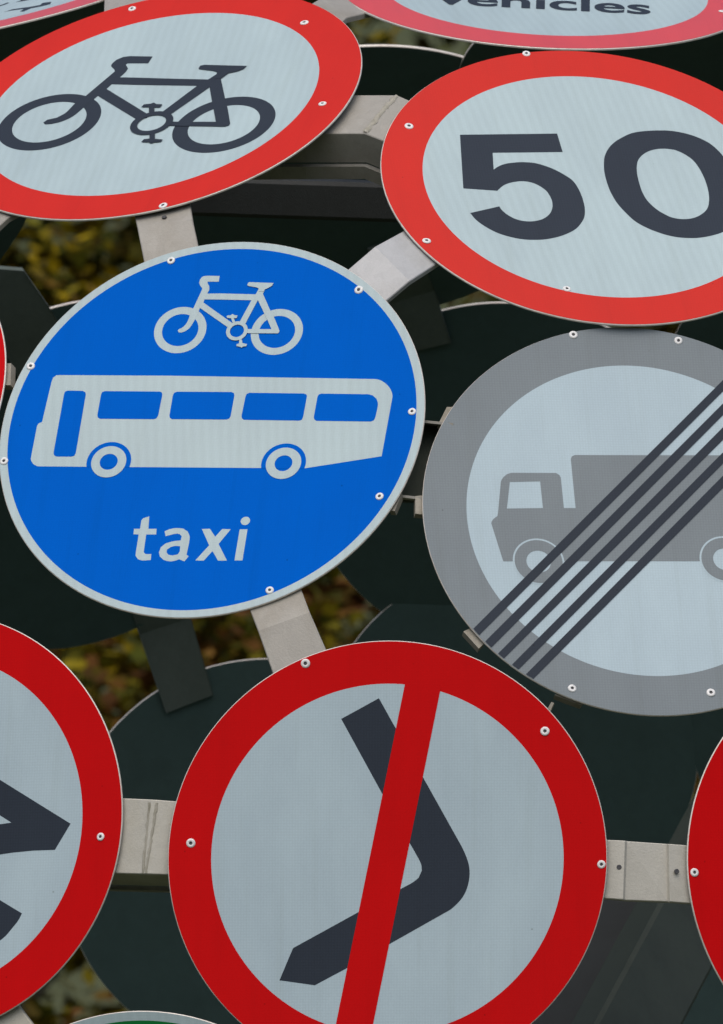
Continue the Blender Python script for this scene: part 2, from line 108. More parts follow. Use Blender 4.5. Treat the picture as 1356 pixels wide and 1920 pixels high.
    ('letter_a','white',1,'poly',[[[-46.5,-162.8],[-44.6,-162.0],[-42.7,-161.1],[-40.8,-160.2],[-38.8,-159.6],[-36.6,-159.0],[-34.3,-158.6],[-32.0,-158.4],[-29.6,-158.3],[-27.3,-158.4],[-24.9,-158.7],[-22.5,-159.0],[-20.2,-159.4],[-13.5,-164.3],[-12.6,-166.1],[-11.5,-168.0],[-10.6,-169.9],[-10.0,-171.8],[-9.6,-174.0],[-9.5,-176.3],[-9.5,-178.5],[-9.5,-180.8],[-9.8,-185.8],[-10.1,-190.8],[-10.5,-195.9],[-10.8,-200.9],[-7.5,-203.2],[-12.5,-211.3],[-20.3,-207.9],[-21.7,-208.4],[-23.1,-209.0],[-24.5,-209.6],[-26.0,-210.0],[-28.0,-210.4],[-30.0,-210.7],[-31.9,-210.9],[-33.9,-210.9],[-36.0,-210.5],[-38.1,-209.9],[-40.1,-209.1],[-42.2,-208.4],[-48.2,-203.1],[-50.4,-196.3],[-48.7,-188.2],[-42.7,-182.3],[-40.2,-181.5],[-37.6,-180.6],[-35.0,-179.8],[-32.4,-179.1],[-29.8,-178.7],[-27.2,-178.4],[-24.5,-178.2],[-21.9,-178.0],[-21.1,-171.6],[-24.5,-167.8],[-25.8,-167.6],[-27.2,-167.3],[-28.5,-167.2],[-29.9,-167.2],[-33.5,-167.9],[-37.0,-168.8],[-40.6,-169.8],[-44.1,-170.8]],[[-21.4,-187.3],[-23.3,-187.0],[-25.2,-186.8],[-27.0,-186.6],[-28.9,-186.6],[-30.5,-186.9],[-32.1,-187.4],[-33.7,-187.9],[-35.3,-188.5],[-39.5,-192.1],[-39.7,-196.6],[-36.5,-200.4],[-30.4,-201.7],[-23.2,-199.9],[-21.1,-195.5]]]),
    ('letter_x','white',1,'poly',[[[6.0,-160.5],[17.4,-160.4],[26.3,-173.3],[34.8,-161.1],[46.9,-161.8],[32.5,-184.7],[47.5,-211.3],[34.8,-211.1],[25.2,-195.7],[14.7,-210.7],[2.7,-210.1],[19.4,-186.6]]]),
    ('letter_i','white',1,'poly',[[[59.6,-162.1],[70.7,-162.3],[69.4,-211.5],[58.1,-211.3]]]),
    ('letter_i','white',1,'ring',[66.1,-149.0,0.0,6.6]),
   ]),
 'E': dict(c=[0.3812, 17.4256, 2.9994], n=[0.16049, -0.89634, 0.41331], r=0.3021, ring=0.799,
   screws=[[-70.1, 288.7], [76.7, 282.0], [-116.9, -261.8], [74.4, -266.0]],
   art=[
    ('lorry','grey',1,'poly',[[[-199.2,2.5],[-198.7,4.2],[-198.3,5.9],[-197.8,7.6],[-197.5,9.3],[-190.2,55.1],[-189.7,57.1],[-188.9,59.1],[-187.8,60.9],[-186.6,62.6],[-185.3,64.1],[-183.9,65.4],[-182.3,66.7],[-180.8,68.1],[-179.0,68.8],[-177.1,69.6],[-175.3,70.2],[-173.4,70.5],[-111.9,71.2],[-107.4,67.9],[-107.0,66.7],[-106.5,65.6],[-106.1,64.4],[-106.0,63.2],[-105.6,16.7],[-89.3,16.9],[-89.7,92.5],[-89.6,93.7],[-89.1,94.9],[-88.6,96.0],[-88.1,97.2],[-83.7,99.7],[214.8,103.7],[199.8,-61.5],[-196.4,-67.4],[-208.5,-8.4],[-208.2,-7.5],[-208.0,-6.6],[-207.7,-5.8],[-207.2,-5.0],[-206.2,-3.5],[-205.0,-2.1],[-203.7,-0.8],[-202.4,0.5],[-201.6,1.0],[-200.8,1.6],[-200.0,2.0]],[[-177.5,56.0],[-135.3,57.6],[-134.8,16.3],[-184.8,14.8]]]),
    ('lorry_wheel_gap','white',3,'ring',[-147.5,-67.1,0,35.7]),
    ('lorry_wheel','grey',5,'ring',[-147.5,-67.1,16.9,33.2]),
    ('lorry_wheel_gap','white',3,'ring',[112.5,-59.8,0,35.7]),
    ('lorry_wheel','grey',5,'ring',[112.5,-59.8,16.9,33.2]),
    ('cancel_bar','ink',7,'poly',[[[-246.1,-172.0],[163.9,251.6],[173.2,245.2],[-238.9,-181.9]]]),
    ('cancel_bar','ink',7,'poly',[[[-231.3,-191.4],[183.0,238.0],[192.1,230.8],[-223.5,-200.6]]]),
    ('cancel_bar','ink',7,'poly',[[[-214.9,-209.7],[201.1,223.0],[210.5,214.1],[-207.4,-217.1]]]),
    ('cancel_bar','ink',7,'poly',[[[-197.1,-226.5],[218.9,205.6],[226.3,197.3],[-188.5,-233.7]]]),
    ('cancel_bar','ink',7,'poly',[[[-179.0,-241.1],[234.0,188.1],[241.6,178.3],[-169.4,-247.9]]]),
   ]),
 'F': dict(c=[0.0348, 17.2696, 2.5288], n=[-0.06524, -0.99575, 0.06504], r=0.2973, ring=0.802,
   screws=[[-112.0, 266.5], [212.8, 172.9], [-266.2, 22.2], [289.5, -8.5]],
   art=[
    ('arrow','ink',1,'poly',[[[-63.2,190.7],[-12.2,218.7],[96.9,23.2],[99.4,18.8],[101.7,14.3],[103.9,9.8],[105.9,5.2],[107.6,0.8],[109.1,-3.7],[110.3,-8.2],[111.1,-12.8],[111.5,-17.2],[111.5,-21.8],[111.1,-26.3],[110.5,-30.7],[109.6,-35.0],[108.3,-39.3],[106.8,-43.5],[105.0,-47.5],[103.1,-50.8],[101.0,-54.0],[98.6,-57.0],[96.1,-59.8],[93.0,-62.9],[89.8,-65.9],[86.4,-68.6],[82.7,-71.0],[3.6,-115.6],[-55.4,-149.0],[-97.3,-171.3],[-145.1,-164.4],[-127.0,-120.8],[-37.9,-71.7],[19.0,-40.5],[22.6,-38.6],[26.3,-36.7],[29.9,-34.8],[33.5,-32.7],[35.8,-31.2],[38.0,-29.5],[40.2,-27.7],[42.4,-26.0],[46.8,-15.9],[46.6,-13.7],[46.4,-11.4],[46.2,-9.1],[45.7,-7.0],[44.5,-4.1],[43.1,-1.3],[41.6,1.5],[40.0,4.3],[37.8,8.2],[35.6,12.2],[33.3,16.1],[31.0,20.0],[-7.2,88.6]]]),
    ('slash','red',3,'poly',[[[24.1,243.2],[-70.5,-234.0],[-22.0,-243.4],[71.9,233.5]]]),
   ]),
 'G': dict(c=[-0.5949, 17.4271, 2.5829], n=[-0.37825, -0.91908, 0.11052], r=0.2929, ring=0.799,
   screws=[[262.2, -21.6]],
   art=[
    ('black_mark','ink',1,'poly',[[[57.4,89.6],[216.9,-2.8],[195.6,-38.3],[129.0,0.4],[60.0,40.8]]]),
    ('black_mark','ink',2,'poly',[[[129.0,0.4],[161.3,-2.1],[195.6,-38.3],[163.2,-38.7],[133.6,-40.9],[113.9,-43.2],[64.7,-50.7],[62.5,-7.2]]]),
    ('black_mark','ink',1,'poly',[[[66.1,-77.4],[117.2,-105.8],[151.1,-124.7],[149.8,-127.2],[148.6,-129.7],[147.3,-132.2],[145.9,-134.5],[143.9,-137.3],[141.7,-139.9],[139.5,-142.5],[137.3,-145.1],[135.4,-147.4],[133.6,-149.7],[131.6,-151.9],[129.5,-154.1],[127.3,-156.1],[125.0,-158.1],[122.6,-160.0],[120.0,-161.5],[114.2,-164.5],[108.2,-167.4],[102.0,-169.9],[95.8,-171.8],[89.8,-173.0],[83.6,-173.6],[77.4,-174.0],[71.2,-174.5]]]),
   ]),
 'B': dict(c=[0.2647, 18.3005, 3.8262], n=[0.04709, -0.37405, 0.92621], r=0.3, ring=0.779,
   screws=[[244.2, -92.9]],
   art=[
   ]),
 'H': dict(c=[0.7196, 17.3831, 2.5149], n=[0.3618, -0.92429, 0.12159], r=0.3, ring=0.8,
   screws=[[-290.2, -4.2]],
   art=[
   ]),
 'I': dict(c=[-0.5525, 18.5885, 3.8497], n=[-0.20354, -0.26672, 0.94204], r=0.3, ring=0.801,
   screws=[],
   art=[
    ('black_mark','ink',1,'poly',[[[126.8,-116.0],[131.3,-100.4],[137.8,-99.0],[144.3,-97.6],[150.7,-96.1],[157.1,-94.4],[161.2,-93.0],[165.2,-91.3],[169.2,-89.6],[173.2,-87.9],[167.1,-73.7],[180.8,-70.2],[192.7,-88.9],[190.2,-91.8],[187.7,-94.7],[185.2,-97.5],[182.4,-100.0],[179.7,-101.8],[176.8,-103.4],[173.8,-104.8],[170.8,-106.3],[170.7,-126.1],[162.0,-122.9],[157.3,-106.9],[152.5,-107.5],[147.7,-108.0],[143.0,-108.7],[138.4,-109.7],[135.4,-110.9],[132.5,-112.6],[129.6,-114.3]]]),
    ('black_mark','ink',1,'poly',[[[99.6,-51.0],[100.8,-40.3],[91.0,-22.7],[104.8,-19.2],[118.1,-42.9],[115.4,-44.4],[112.7,-45.9],[110.0,-47.4],[107.2,-48.7],[105.4,-49.4],[103.4,-50.0],[101.5,-50.5]]]),
    ('black_mark','ink',1,'poly',[[[71.4,-71.2],[81.0,-59.1],[81.6,-47.4],[87.5,-50.6],[88.5,-62.7],[78.6,-80.5]]]),
   ]),
 'J': dict(c=[-0.7514, 17.7416, 3.1435], n=[-0.49995, -0.71424, 0.48982], r=0.3, ring=0.8,
   screws=[],
   art=[
   ]),
 'K': dict(c=[-0.2873, 17.3225, 2.0277], n=[-0.22804, -0.95977, -0.16384], r=0.3, ring=0.8,
   screws=[],
   art=[
   ]),
}
PLATE = {
 'bicycle_bus': [[[-0.3221, 17.7687, 3.4746], [-0.2423, 17.7567, 3.4884]], [[-0.3119, 17.7015, 3.4292], [-0.2346, 17.6821, 3.4362]], [[-0.2976, 17.6478, 3.3565], [-0.2222, 17.6393, 3.3779]]],
 'bus_fifty': [[[-0.0485, 17.5706, 3.3308], [0.0029, 17.533, 3.2831]], [[0.0184, 17.5918, 3.3904], [0.0661, 17.5502, 3.3385]], [[0.0754, 17.6555, 3.4277], [0.1268, 17.6199, 3.3842]]],
 'bus_slash': [[[-0.1685, 17.3902, 2.9165], [-0.0958, 17.3824, 2.9378]], [[-0.1404, 17.3339, 2.8415], [-0.0702, 17.3295, 2.8666]], [[-0.1105, 17.3039, 2.7548], [-0.0361, 17.3011, 2.7865]]],
 'slash_right': [[[0.2966, 17.2643, 2.5562], [0.2929, 17.2594, 2.4775]], [[0.3556, 17.2598, 2.5531], [0.3525, 17.2541, 2.4729]], [[0.3586, 17.2658, 2.5527], [0.3555, 17.2601, 2.4725]], [[0.4123, 17.2825, 2.5499], [0.4133, 17.273, 2.4709]], [[0.415, 17.2769, 2.5496], [0.4161, 17.2674, 2.4706]], [[0.4813, 17.3047, 2.546], [0.4809, 17.2941, 2.4668]]],
 'bicycle_vehicles': [[[-0.088, 18.098, 3.7757], [-0.0438, 18.0243, 3.7354]], [[-0.0549, 18.1862, 3.8058], [-0.0212, 18.1048, 3.7666]], [[-0.0215, 18.3271, 3.8407], [0.0321, 18.2136, 3.7921]]],
 'top_bicycle': [[[-0.3691, 18.197, 3.7679], [-0.2943, 18.1941, 3.7868]], [[-0.3702, 18.3256, 3.8235], [-0.3019, 18.3273, 3.8407]], [[-0.3724, 18.5839, 3.8942], [-0.3066, 18.6077, 3.9166]]],
 'left_bicycle': [[[-0.4609, 17.816, 3.4696], [-0.4923, 17.873, 3.5016]], [[-0.4946, 17.7953, 3.4496], [-0.5253, 17.8499, 3.4842]], [[-0.5345, 17.787, 3.4107], [-0.5658, 17.8325, 3.445]]],
 'bottom_left': [[[-0.5198, 17.3773, 2.335], [-0.4834, 17.3657, 2.3635]], [[-0.4904, 17.3638, 2.3056], [-0.4635, 17.3559, 2.3313]], [[-0.4607, 17.3387, 2.2433], [-0.4098, 17.3225, 2.2609]]],
 'beam_left': [[[-0.3676, 17.3486, 2.6169], [-0.3708, 17.3375, 2.5135]], [[-0.2837, 17.3075, 2.6111], [-0.29, 17.2996, 2.5096]], [[-0.2151, 17.301, 2.6057], [-0.2149, 17.2946, 2.5072]]],
 'beam_top': [[[-0.1339, 17.9623, 3.6406], [-0.1859, 17.897, 3.5793]], [[-0.0285, 17.8826, 3.632], [-0.0806, 17.8177, 3.571]], [[0.0501, 17.8513, 3.6286], [0.0045, 17.7815, 3.5672]], [[0.1136, 17.843, 3.5999], [0.0833, 17.7701, 3.5346]]],
 'inner_low': [[[-0.3855, 20.3761, 3.1297], [-0.3007, 20.3922, 3.1564]], [[-0.3555, 20.4669, 3.0418], [-0.2736, 20.477, 3.0699]], [[-0.3133, 20.5133, 2.9187], [-0.2381, 20.5185, 2.9482]]],
 'inner_mid': [[[0.0101, 20.0417, 3.6191], [0.0813, 20.0207, 3.6381]], [[0.0439, 20.1641, 3.5461], [0.1155, 20.1433, 3.5653]], [[0.0736, 20.2231, 3.4733], [0.1411, 20.2063, 3.488]]],
 'inner_left': [[[-0.6156, 19.9336, 3.5836], [-0.529, 19.9729, 3.5806]], [[-0.5682, 20.0358, 3.4754], [-0.4902, 20.0295, 3.5279]], [[-0.5201, 20.1271, 3.3821], [-0.4358, 20.119, 3.4406]]],
}
FAR = {
 'Q1': ([0.0083, 19.9193, 3.7168], [-0.0549, 0.56151, 0.82565], 0.3282),
 'Q2': ([-0.4499, 20.2483, 3.2829], [-0.32332, 0.75425, 0.57146], 0.3237),
 'Q3': ([0.2374, 20.3553, 3.2825], [0.07935, 0.81692, 0.57126], 0.3269),
 'Q4': ([-0.1608, 20.6034, 2.6904], [-0.15395, 0.96226, 0.22439], 0.3260),
 'Q5': ([0.2397, 20.5672, 2.868], [0.08066, 0.94107, 0.32845], 0.3033),
}
BALL_CENTRE = [0.102, 18.9608, 2.3074]
BALL_RADIUS = 1.707
EXTRA = {'rod': [[-0.3406, 19.0106, 3.6067], [0.0966, 18.9121, 3.5825]], 'strut': [[0.5988, 19.4762, 2.7489], [0.3382, 18.7105, 2.263]], 'strut2': [[0.4255, 19.436, 2.6169], [0.245, 18.8605, 2.2675]], 'holes': [[0.3476, 17.258, 2.517], [0.4257, 17.273, 2.512], [-0.2741, 17.7015, 3.4419]], 'hole_n': [[-0.0652, -0.9957, 0.065], [0.3618, -0.9243, 0.1216], [-0.2219, -0.5674, 0.793]], 'chan': [[0.0307, 17.4911, 3.1398], [0.0415, 17.4359, 3.0271], [0.1144, 17.4323, 3.0254], [0.133, 17.4844, 3.1342]], 'chan_top': [[0.0671, 17.4448, 3.136], [0.1254, 17.4394, 3.1297]], 'chan_bot': [[0.0451, 17.3937, 3.029], [0.0887, 17.3893, 3.0236]], 'tabs': [[[0.105, 17.4441, 3.1323], [0.1168, 17.4575, 3.1568], [0.1299, 17.46, 3.157], [0.1182, 17.4459, 3.131]], [[0.0734, 17.391, 3.0295], [0.093, 17.3954, 3.0313], [0.093, 17.3821, 3.0026], [0.0733, 17.3795, 3.0046]], [[0.0378, 17.3797, 3.009], [0.0487, 17.3891, 3.033], [0.0552, 17.3874, 3.0329], [0.045, 17.3774, 3.0081]], [[0.1381, 17.315, 2.8395], [0.1475, 17.3188, 2.8441], [0.167, 17.3131, 2.8242], [0.159, 17.3079, 2.8159]], [[0.2613, 17.2968, 2.7522], [0.2701, 17.3012, 2.7583], [0.3033, 17.3018, 2.7467], [0.2974, 17.297, 2.7385]], [[-0.497, 17.6322, 3.2313], [-0.4842, 17.6232, 3.2313], [-0.4843, 17.6012, 3.1991], [-0.4978, 17.6113, 3.2]], [[0.2509, 17.2747, 2.7314], [0.2567, 17.275, 2.7415], [0.2603, 17.2746, 2.74], [0.2552, 17.2742, 2.7285]]]}
WORD_LINE = [[-170.6, -72.3], [136.9, -114.1]]
TIES = [(16, 7), (17, 7), (17, 16), (18, 7), (18, 17), (19, 7), (19, 10), (19, 18), (20, 5), (20, 9), (21, 5), (21, 10), (21, 20), (22, 9), (25, 22), (30, 29), (31, 30), (32, 26), (34, 29), (34, 30), (36, 31), (37, 31), (38, 33), (38, 36)]
OTHER = [
 [0.56, -0.6962, 0.4491],
 [0.74, -0.6554, 0.1513],
 [0.5, -0.8367, -0.2234],
 [0.16, -0.968, -0.1931],
 [-0.72, -0.6777, 0.1496],
 [-0.58, -0.7725, -0.2586],
 [-0.78, -0.3205, 0.5375],
 [0.03, 0.0204, 0.9993],
 [0.45, -0.3653, 0.8149],
 [-0.62, -0.286, 0.7306],
 [-0.505, 0.4207, 0.7537],
 [-0.37, 0.1623, 0.9147],
 [0.2, 0.44, 0.8755],
 [0.385, 0.6896, 0.6134],
 [0.41, 0.8504, 0.3297],
 [0.31, 0.9498, 0.0413],
 [-0.72, 0.4424, 0.5347],
 [-0.55, 0.8152, 0.1816],
 [0.74, 0.5778, 0.3443],
 [0.55, 0.2392, 0.8002],
 [-0.03, 0.9856, -0.1666],
 [0.55, 0.8199, -0.159],
 [-0.38, 0.9124, -0.152],
]


# ---------------------------------------------------------------- materials
def new_mat(name):
    m = bpy.data.materials.new(name)
    m.use_nodes = True
    nt = m.node_tree
    return m, nt, nt.nodes['Principled BSDF']

def ramp(nt, fac, stops):
    r = nt.nodes.new('ShaderNodeValToRGB')
    e = r.color_ramp.elements
    while len(e) < len(stops):
        e.new(0.5)
    for el, (p, c) in zip(e, stops):
        el.position = p
        el.color = (*c, 1)
    nt.links.new(fac, r.inputs[0])
    return r.outputs[0]

def mult(nt, a, b, fac=1.0):
    m = nt.nodes.new('ShaderNodeMix')
    m.data_type = 'RGBA'
    m.blend_type = 'MULTIPLY'
    m.inputs[0].default_value = fac
    nt.links.new(a, m.inputs[6])
    nt.links.new(b, m.inputs[7])
    return m.outputs[2]

def mixc(nt, fac, a, b):
    m = nt.nodes.new('ShaderNodeMix')
    m.data_type = 'RGBA'
    nt.links.new(fac, m.inputs[0])
    for s, i in ((a, 6), (b, 7)):
        if isinstance(s, tuple):
            m.inputs[i].default_value = (*s, 1)
        else:
            nt.links.new(s, m.inputs[i])
    return m.outputs[2]

def tex_noise(nt, vec, scale, detail=3, rough=0.5):
    n = nt.nodes.new('ShaderNodeTexNoise')
    n.inputs['Scale'].default_value = scale
    n.inputs['Detail'].default_value = detail
    n.inputs['Roughness'].default_value = rough
    if vec is not None:
        nt.links.new(vec, n.inputs['Vector'])
    return n.outputs[0]

def mapped(nt, src, scale=(1, 1, 1), rot=(0, 0, 0)):
    m = nt.nodes.new('ShaderNodeMapping')
    m.inputs['Scale'].default_value = scale
    m.inputs['Rotation'].default_value = rot
    nt.links.new(src, m.inputs['Vector'])
    return m.outputs[0]

def film(name, col, rough=0.32, spec=0.3, stripes=0.0, cell=0.05, dirt=0.10):
    """Retroreflective sign sheeting: tiny prismatic cells, faint seams, weather dirt."""
    m, nt, b = new_mat(name)
    tc = nt.nodes.new('ShaderNodeTexCoord').outputs['Object']
    base = nt.nodes.new('ShaderNodeRGB')
    base.outputs[0].default_value = (*col, 1)
    c = base.outputs[0]
    if stripes:
        w = nt.nodes.new('ShaderNodeTexWave')
        w.wave_type = 'BANDS'
        w.bands_direction = 'X'
        w.inputs['Scale'].default_value = 24
        w.inputs['Distortion'].default_value = 0.6
        w.inputs['Detail'].default_value = 1
        nt.links.new(mapped(nt, tc, rot=(0, 0, R(-8))), w.inputs['Vector'])
        c = mult(nt, c, ramp(nt, w.outputs[1], [(0, (1 - stripes,) * 3), (1, (1, 1, 1))]))
    v = nt.nodes.new('ShaderNodeTexVoronoi')
    v.inputs['Scale'].default_value = 260
    v.inputs['Randomness'].default_value = 0.12
    nt.links.new(tc, v.inputs['Vector'])
    c = mult(nt, c, ramp(nt, v.outputs['Distance'], [(0, (1, 1, 1)), (0.75, (1 - cell,) * 3)]))
    n1 = tex_noise(nt, mapped(nt, tc, (1, 0.45, 1)), 9, 5, 0.62)
    c = mult(nt, c, ramp(nt, n1, [(0.35, (1 - dirt, 1 - dirt, 1 - dirt * 0.9)), (0.68, (1, 1, 1))]))
    n2 = tex_noise(nt, tc, 420, 2, 0.6)
    c = mult(nt, c, ramp(nt, n2, [(0.3, (0.95, 0.95, 0.95)), (0.7, (1.0, 1.0, 1.0))]))
    st = tex_noise(nt, mapped(nt, tc, (55, 2.2, 1)), 1.0, 4, 0.6)
    c = mult(nt, c, ramp(nt, st, [(0.30, (0.96, 0.957, 0.945)), (0.48, (1, 1, 1))]))
    sp = nt.nodes.new('ShaderNodeTexVoronoi')
    sp.inputs['Scale'].default_value = 22
    nt.links.new(tc, sp.inputs['Vector'])
    c = mult(nt, c, ramp(nt, sp.outputs['Distance'], [(0.018, (0.62, 0.60, 0.56)), (0.035, (1, 1, 1))]))
    nt.links.new(c, b.inputs['Base Color'])
    rr = nt.nodes.new('ShaderNodeMapRange')
    rr.inputs[3].default_value = rough - 0.08
    rr.inputs[4].default_value = rough + 0.14
    nt.links.new(n1, rr.inputs[0])
    nt.links.new(rr.outputs[0], b.inputs['Roughness'])
    b.inputs['Specular IOR Level'].default_value = spec
    bp = nt.nodes.new('ShaderNodeBump')
    bp.inputs['Strength'].default_value = 0.06
    bp.inputs['Distance'].default_value = 0.001
    nt.links.new(v.outputs['Distance'], bp.inputs['Height'])
    nt.links.new(bp.outputs[0], b.inputs['Normal'])
    return m

def metal(name, a, b_, stain, scale=14, rough=0.55, metallic=0.35, green=0.0):
    """Weathered galvanised steel with mottled spangle, run marks and grime."""
    m, nt, b = new_mat(name)
    tc = nt.nodes.new('ShaderNodeTexCoord').outputs['Object']
    v = nt.nodes.new('ShaderNodeTexVoronoi')
    v.inputs['Scale'].default_value = scale * 9
    nt.links.new(tc, v.inputs['Vector'])
    c = mixc(nt, tex_noise(nt, tc, scale, 6, 0.65), a, b_)
    c = mult(nt, c, ramp(nt, v.outputs['Color'], [(0, (0.90, 0.90, 0.90)), (1, (1, 1, 1))]))
    g = ramp(nt, tex_noise(nt, mapped(nt, tc, (1, 1, 0.4)), scale * 1.1, 6, 0.6), [(0.48, (0, 0, 0)), (0.80, (1, 1, 1))])
    c = mixc(nt, g, c, stain)
    f = tex_noise(nt, tc, scale * 40, 3, 0.7)
    c = mult(nt, c, ramp(nt, f, [(0.3, (0.91, 0.91, 0.91)), (0.7, (1, 1, 1))]))
    nt.links.new(c, b.inputs['Base Color'])
    b.inputs['Metallic'].default_value = metallic
    b.inputs['Roughness'].default_value = rough
    bp = nt.nodes.new('ShaderNodeBump')
    bp.inputs['Strength'].default_value = 0.25
    bp.inputs['Distance'].default_value = 0.002
    nt.links.new(f, bp.inputs['Height'])
    nt.links.new(bp.outputs[0], b.inputs['Normal'])
    return m

WHITE = (0.39, 0.49, 0.505)
M = {
    'white': film('white_sheeting', WHITE, 0.32, 0.30, stripes=0.045),
    'white_fine': film('white_sheeting_fine', (0.425, 0.53, 0.575), 0.40, 0.15, stripes=0.0, cell=0.13),
    'red': film('red_sheeting', (0.55, 0.016, 0.007), 0.34, 0.16, dirt=0.08),
    'red_skylit': film('skylit_red_sheeting', (0.62, 0.060, 0.062), 0.30, 0.42, dirt=0.08),  # paler pink red: the grazing sky reflection is put into the colour
    'red_bead': film('red_beaded_sheeting', (0.55, 0.002, 0.003), 0.45, 0.06, dirt=0.08),
    'blue': film('blue_sheeting', (0.0, 0.104, 0.51), 0.5, 0.01, dirt=0.05),
    'grey': film('grey_sheeting', (0.205, 0.236, 0.250), 0.45, 0.12, cell=0.16),
    'green': film('green_sheeting', (0.002, 0.16, 0.03), 0.38, 0.2),
    'ink': film('black_vinyl', (0.029, 0.038, 0.053), 0.45, 0.10, cell=0.2),
    'edge': metal('cut_aluminium_edge', (0.66, 0.62, 0.56), (0.74, 0.70, 0.64), (0.50, 0.42, 0.36), 30, 0.5, 0.3),
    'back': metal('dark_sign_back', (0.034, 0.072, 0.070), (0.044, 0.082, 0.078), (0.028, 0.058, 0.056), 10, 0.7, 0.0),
    'steel': metal('galvanised_steel', (0.29, 0.275, 0.24), (0.36, 0.342, 0.303), (0.23, 0.208, 0.165), 9, 0.6, 0.1),
    'steel_pale': metal('pale_galvanised_steel', (0.45, 0.43, 0.37), (0.53, 0.51, 0.45), (0.36, 0.33, 0.24), 9, 0.6, 0.1),
    'steel_light': metal('bright_galvanised_steel', (0.36, 0.365, 0.365), (0.46, 0.465, 0.465), (0.29, 0.285, 0.26), 9, 0.55, 0.15),
    'steel_dark': metal('dark_green_steel', (0.034, 0.046, 0.032), (0.048, 0.060, 0.043), (0.026, 0.034, 0.024), 12, 0.7, 0.0),  # even dark grey-green; on the channel web it carries the shade
    'clip': metal('tan_clip', (0.26, 0.235, 0.185), (0.32, 0.30, 0.25), (0.16, 0.14, 0.09), 40, 0.6, 0.1),
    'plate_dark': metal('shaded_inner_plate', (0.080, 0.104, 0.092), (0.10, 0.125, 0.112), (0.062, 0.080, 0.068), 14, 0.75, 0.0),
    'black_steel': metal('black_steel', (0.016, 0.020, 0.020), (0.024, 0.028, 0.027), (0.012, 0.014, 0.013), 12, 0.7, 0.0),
    'weld': metal('weld_bead', (0.30, 0.28, 0.22), (0.40, 0.38, 0.32), (0.14, 0.13, 0.08), 60, 0.6, 0.1),
    'washer': metal('screw_washer', (0.74, 0.74, 0.72), (0.80, 0.80, 0.79), (0.62, 0.61, 0.58), 200, 0.45, 0.0),
    'socket': metal('screw_socket', (0.05, 0.05, 0.055), (0.08, 0.08, 0.085), (0.04, 0.035, 0.03), 200, 0.5, 0.3),
}

# ---------------------------------------------------------------- mesh helpers
def link(name, me, mat, parent=None):
    o = bpy.data.objects.new(name, me)
    COL.objects.link(o)
    if parent is not None:
        o.parent = parent
    if mat is not None and me is not None and not me.materials:
        for mm in (mat if isinstance(mat, (list, tuple)) else [mat]):
            me.materials.append(mm)
    return o

def mesh(name, v, f, mi=None, smooth=False):
    me = bpy.data.meshes.new(name)
    me.from_pydata([tuple(p) for p in v], [], f)
    if mi:
        for p, i in zip(me.polygons, mi):
            p.material_index = i
    if smooth:
        me.polygons.foreach_set('use_smooth', [True] * len(me.polygons))
    me.update()
    return me

def thing(name, label, cat, mat4=None, group=None):
    o = bpy.data.objects.new(name, None)
    o.empty_display_size = 0.1
    COL.objects.link(o)
    if mat4 is not None:
        o.matrix_world = mat4
    o['label'] = label
    o['category'] = cat
    if group:
        o['group'] = group
    return o

def frame_of(c, n):
    n = Vector(n).normalized()
    x = Vector((0, 0, 1)).cross(n)
    x = x.normalized() if x.length > 1e-3 else Vector((1, 0, 0))
    y = n.cross(x)
    m = Matrix((x, y, n)).transposed().to_4x4()
    m.translation = Vector(c)
    return m

SEG = 160
def sheet_mesh(r, th=0.0035):
    """Sign blank: disc with a small rolled edge; slot 0 edge and front, slot 1 back."""
    prof = [(0, 0.0), (r - 0.0008, 0.0), (r, -0.0008), (r, -th + 0.0008), (r - 0.0008, -th), (0, -th)]
    v, f, mi = [(0, 0, 0.0)], [], []
    rings = []
    for (rr, zz) in prof[1:-1]:
        s = len(v)
        v += [(rr * math.cos(2 * math.pi * i / SEG), rr * math.sin(2 * math.pi * i / SEG), zz) for i in range(SEG)]
        rings.append(s)
    last = len(v)
    v.append((0, 0, -th))
    for i in range(SEG):
        j = (i + 1) % SEG
        f.append((0, rings[0] + i, rings[0] + j)); mi.append(0)
        for a, b in zip(rings, rings[1:]):
            f.append((a + i, b + i, b + j, a + j)); mi.append(0)
        f.append((rings[-1] + j, rings[-1] + i, last)); mi.append(1)
    return mesh('sheet', v, f, mi)

def annulus(v, f, cx, cy, r0, r1, z, seg=96):
    s = len(v)
    if r0 <= 0:
        v.append((cx, cy, z))
        v += [(cx + r1 * math.cos(2 * math.pi * i / seg), cy + r1 * math.sin(2 * math.pi * i / seg), z) for i in range(seg)]
        f += [(s, s + 1 + i, s + 1 + (i + 1) % seg) for i in range(seg)]
    else:
        for rr in (r0, r1):
            v += [(cx + rr * math.cos(2 * math.pi * i / seg), cy + rr * math.sin(2 * math.pi * i / seg), z) for i in range(seg)]
        f += [(s + i, s + seg + i, s + seg + (i + 1) % seg, s + (i + 1) % seg) for i in range(seg)]

def polygon(v, f, loops, z):
    pts = [p for lp in loops for p in lp]
    tris = tessellate_polygon([[Vector((x, y, 0)) for x, y in lp] for lp in loops])
    s = len(v)
    v += [(x, y, z) for x, y in pts]
    for t in tris:
        a, b, c = (Vector(pts[i]) for i in t)
        if (b - a).cross(c - a) < 0:
            t = (t[0], t[2], t[1])
        f.append(tuple(s + i for i in t))

def lathe(prof, seg=20):
    v, f = [], []
    for (rr, zz) in prof:
        v += [(rr * math.cos(2 * math.pi * i / seg), rr * math.sin(2 * math.pi * i / seg), zz) for i in range(seg)]
    for k in range(len(prof) - 1):
        for i in range(seg):
            j = (i + 1) % seg
            f.append((k * seg + i, k * seg + j, (k + 1) * seg + j, (k + 1) * seg + i))
    return v, f

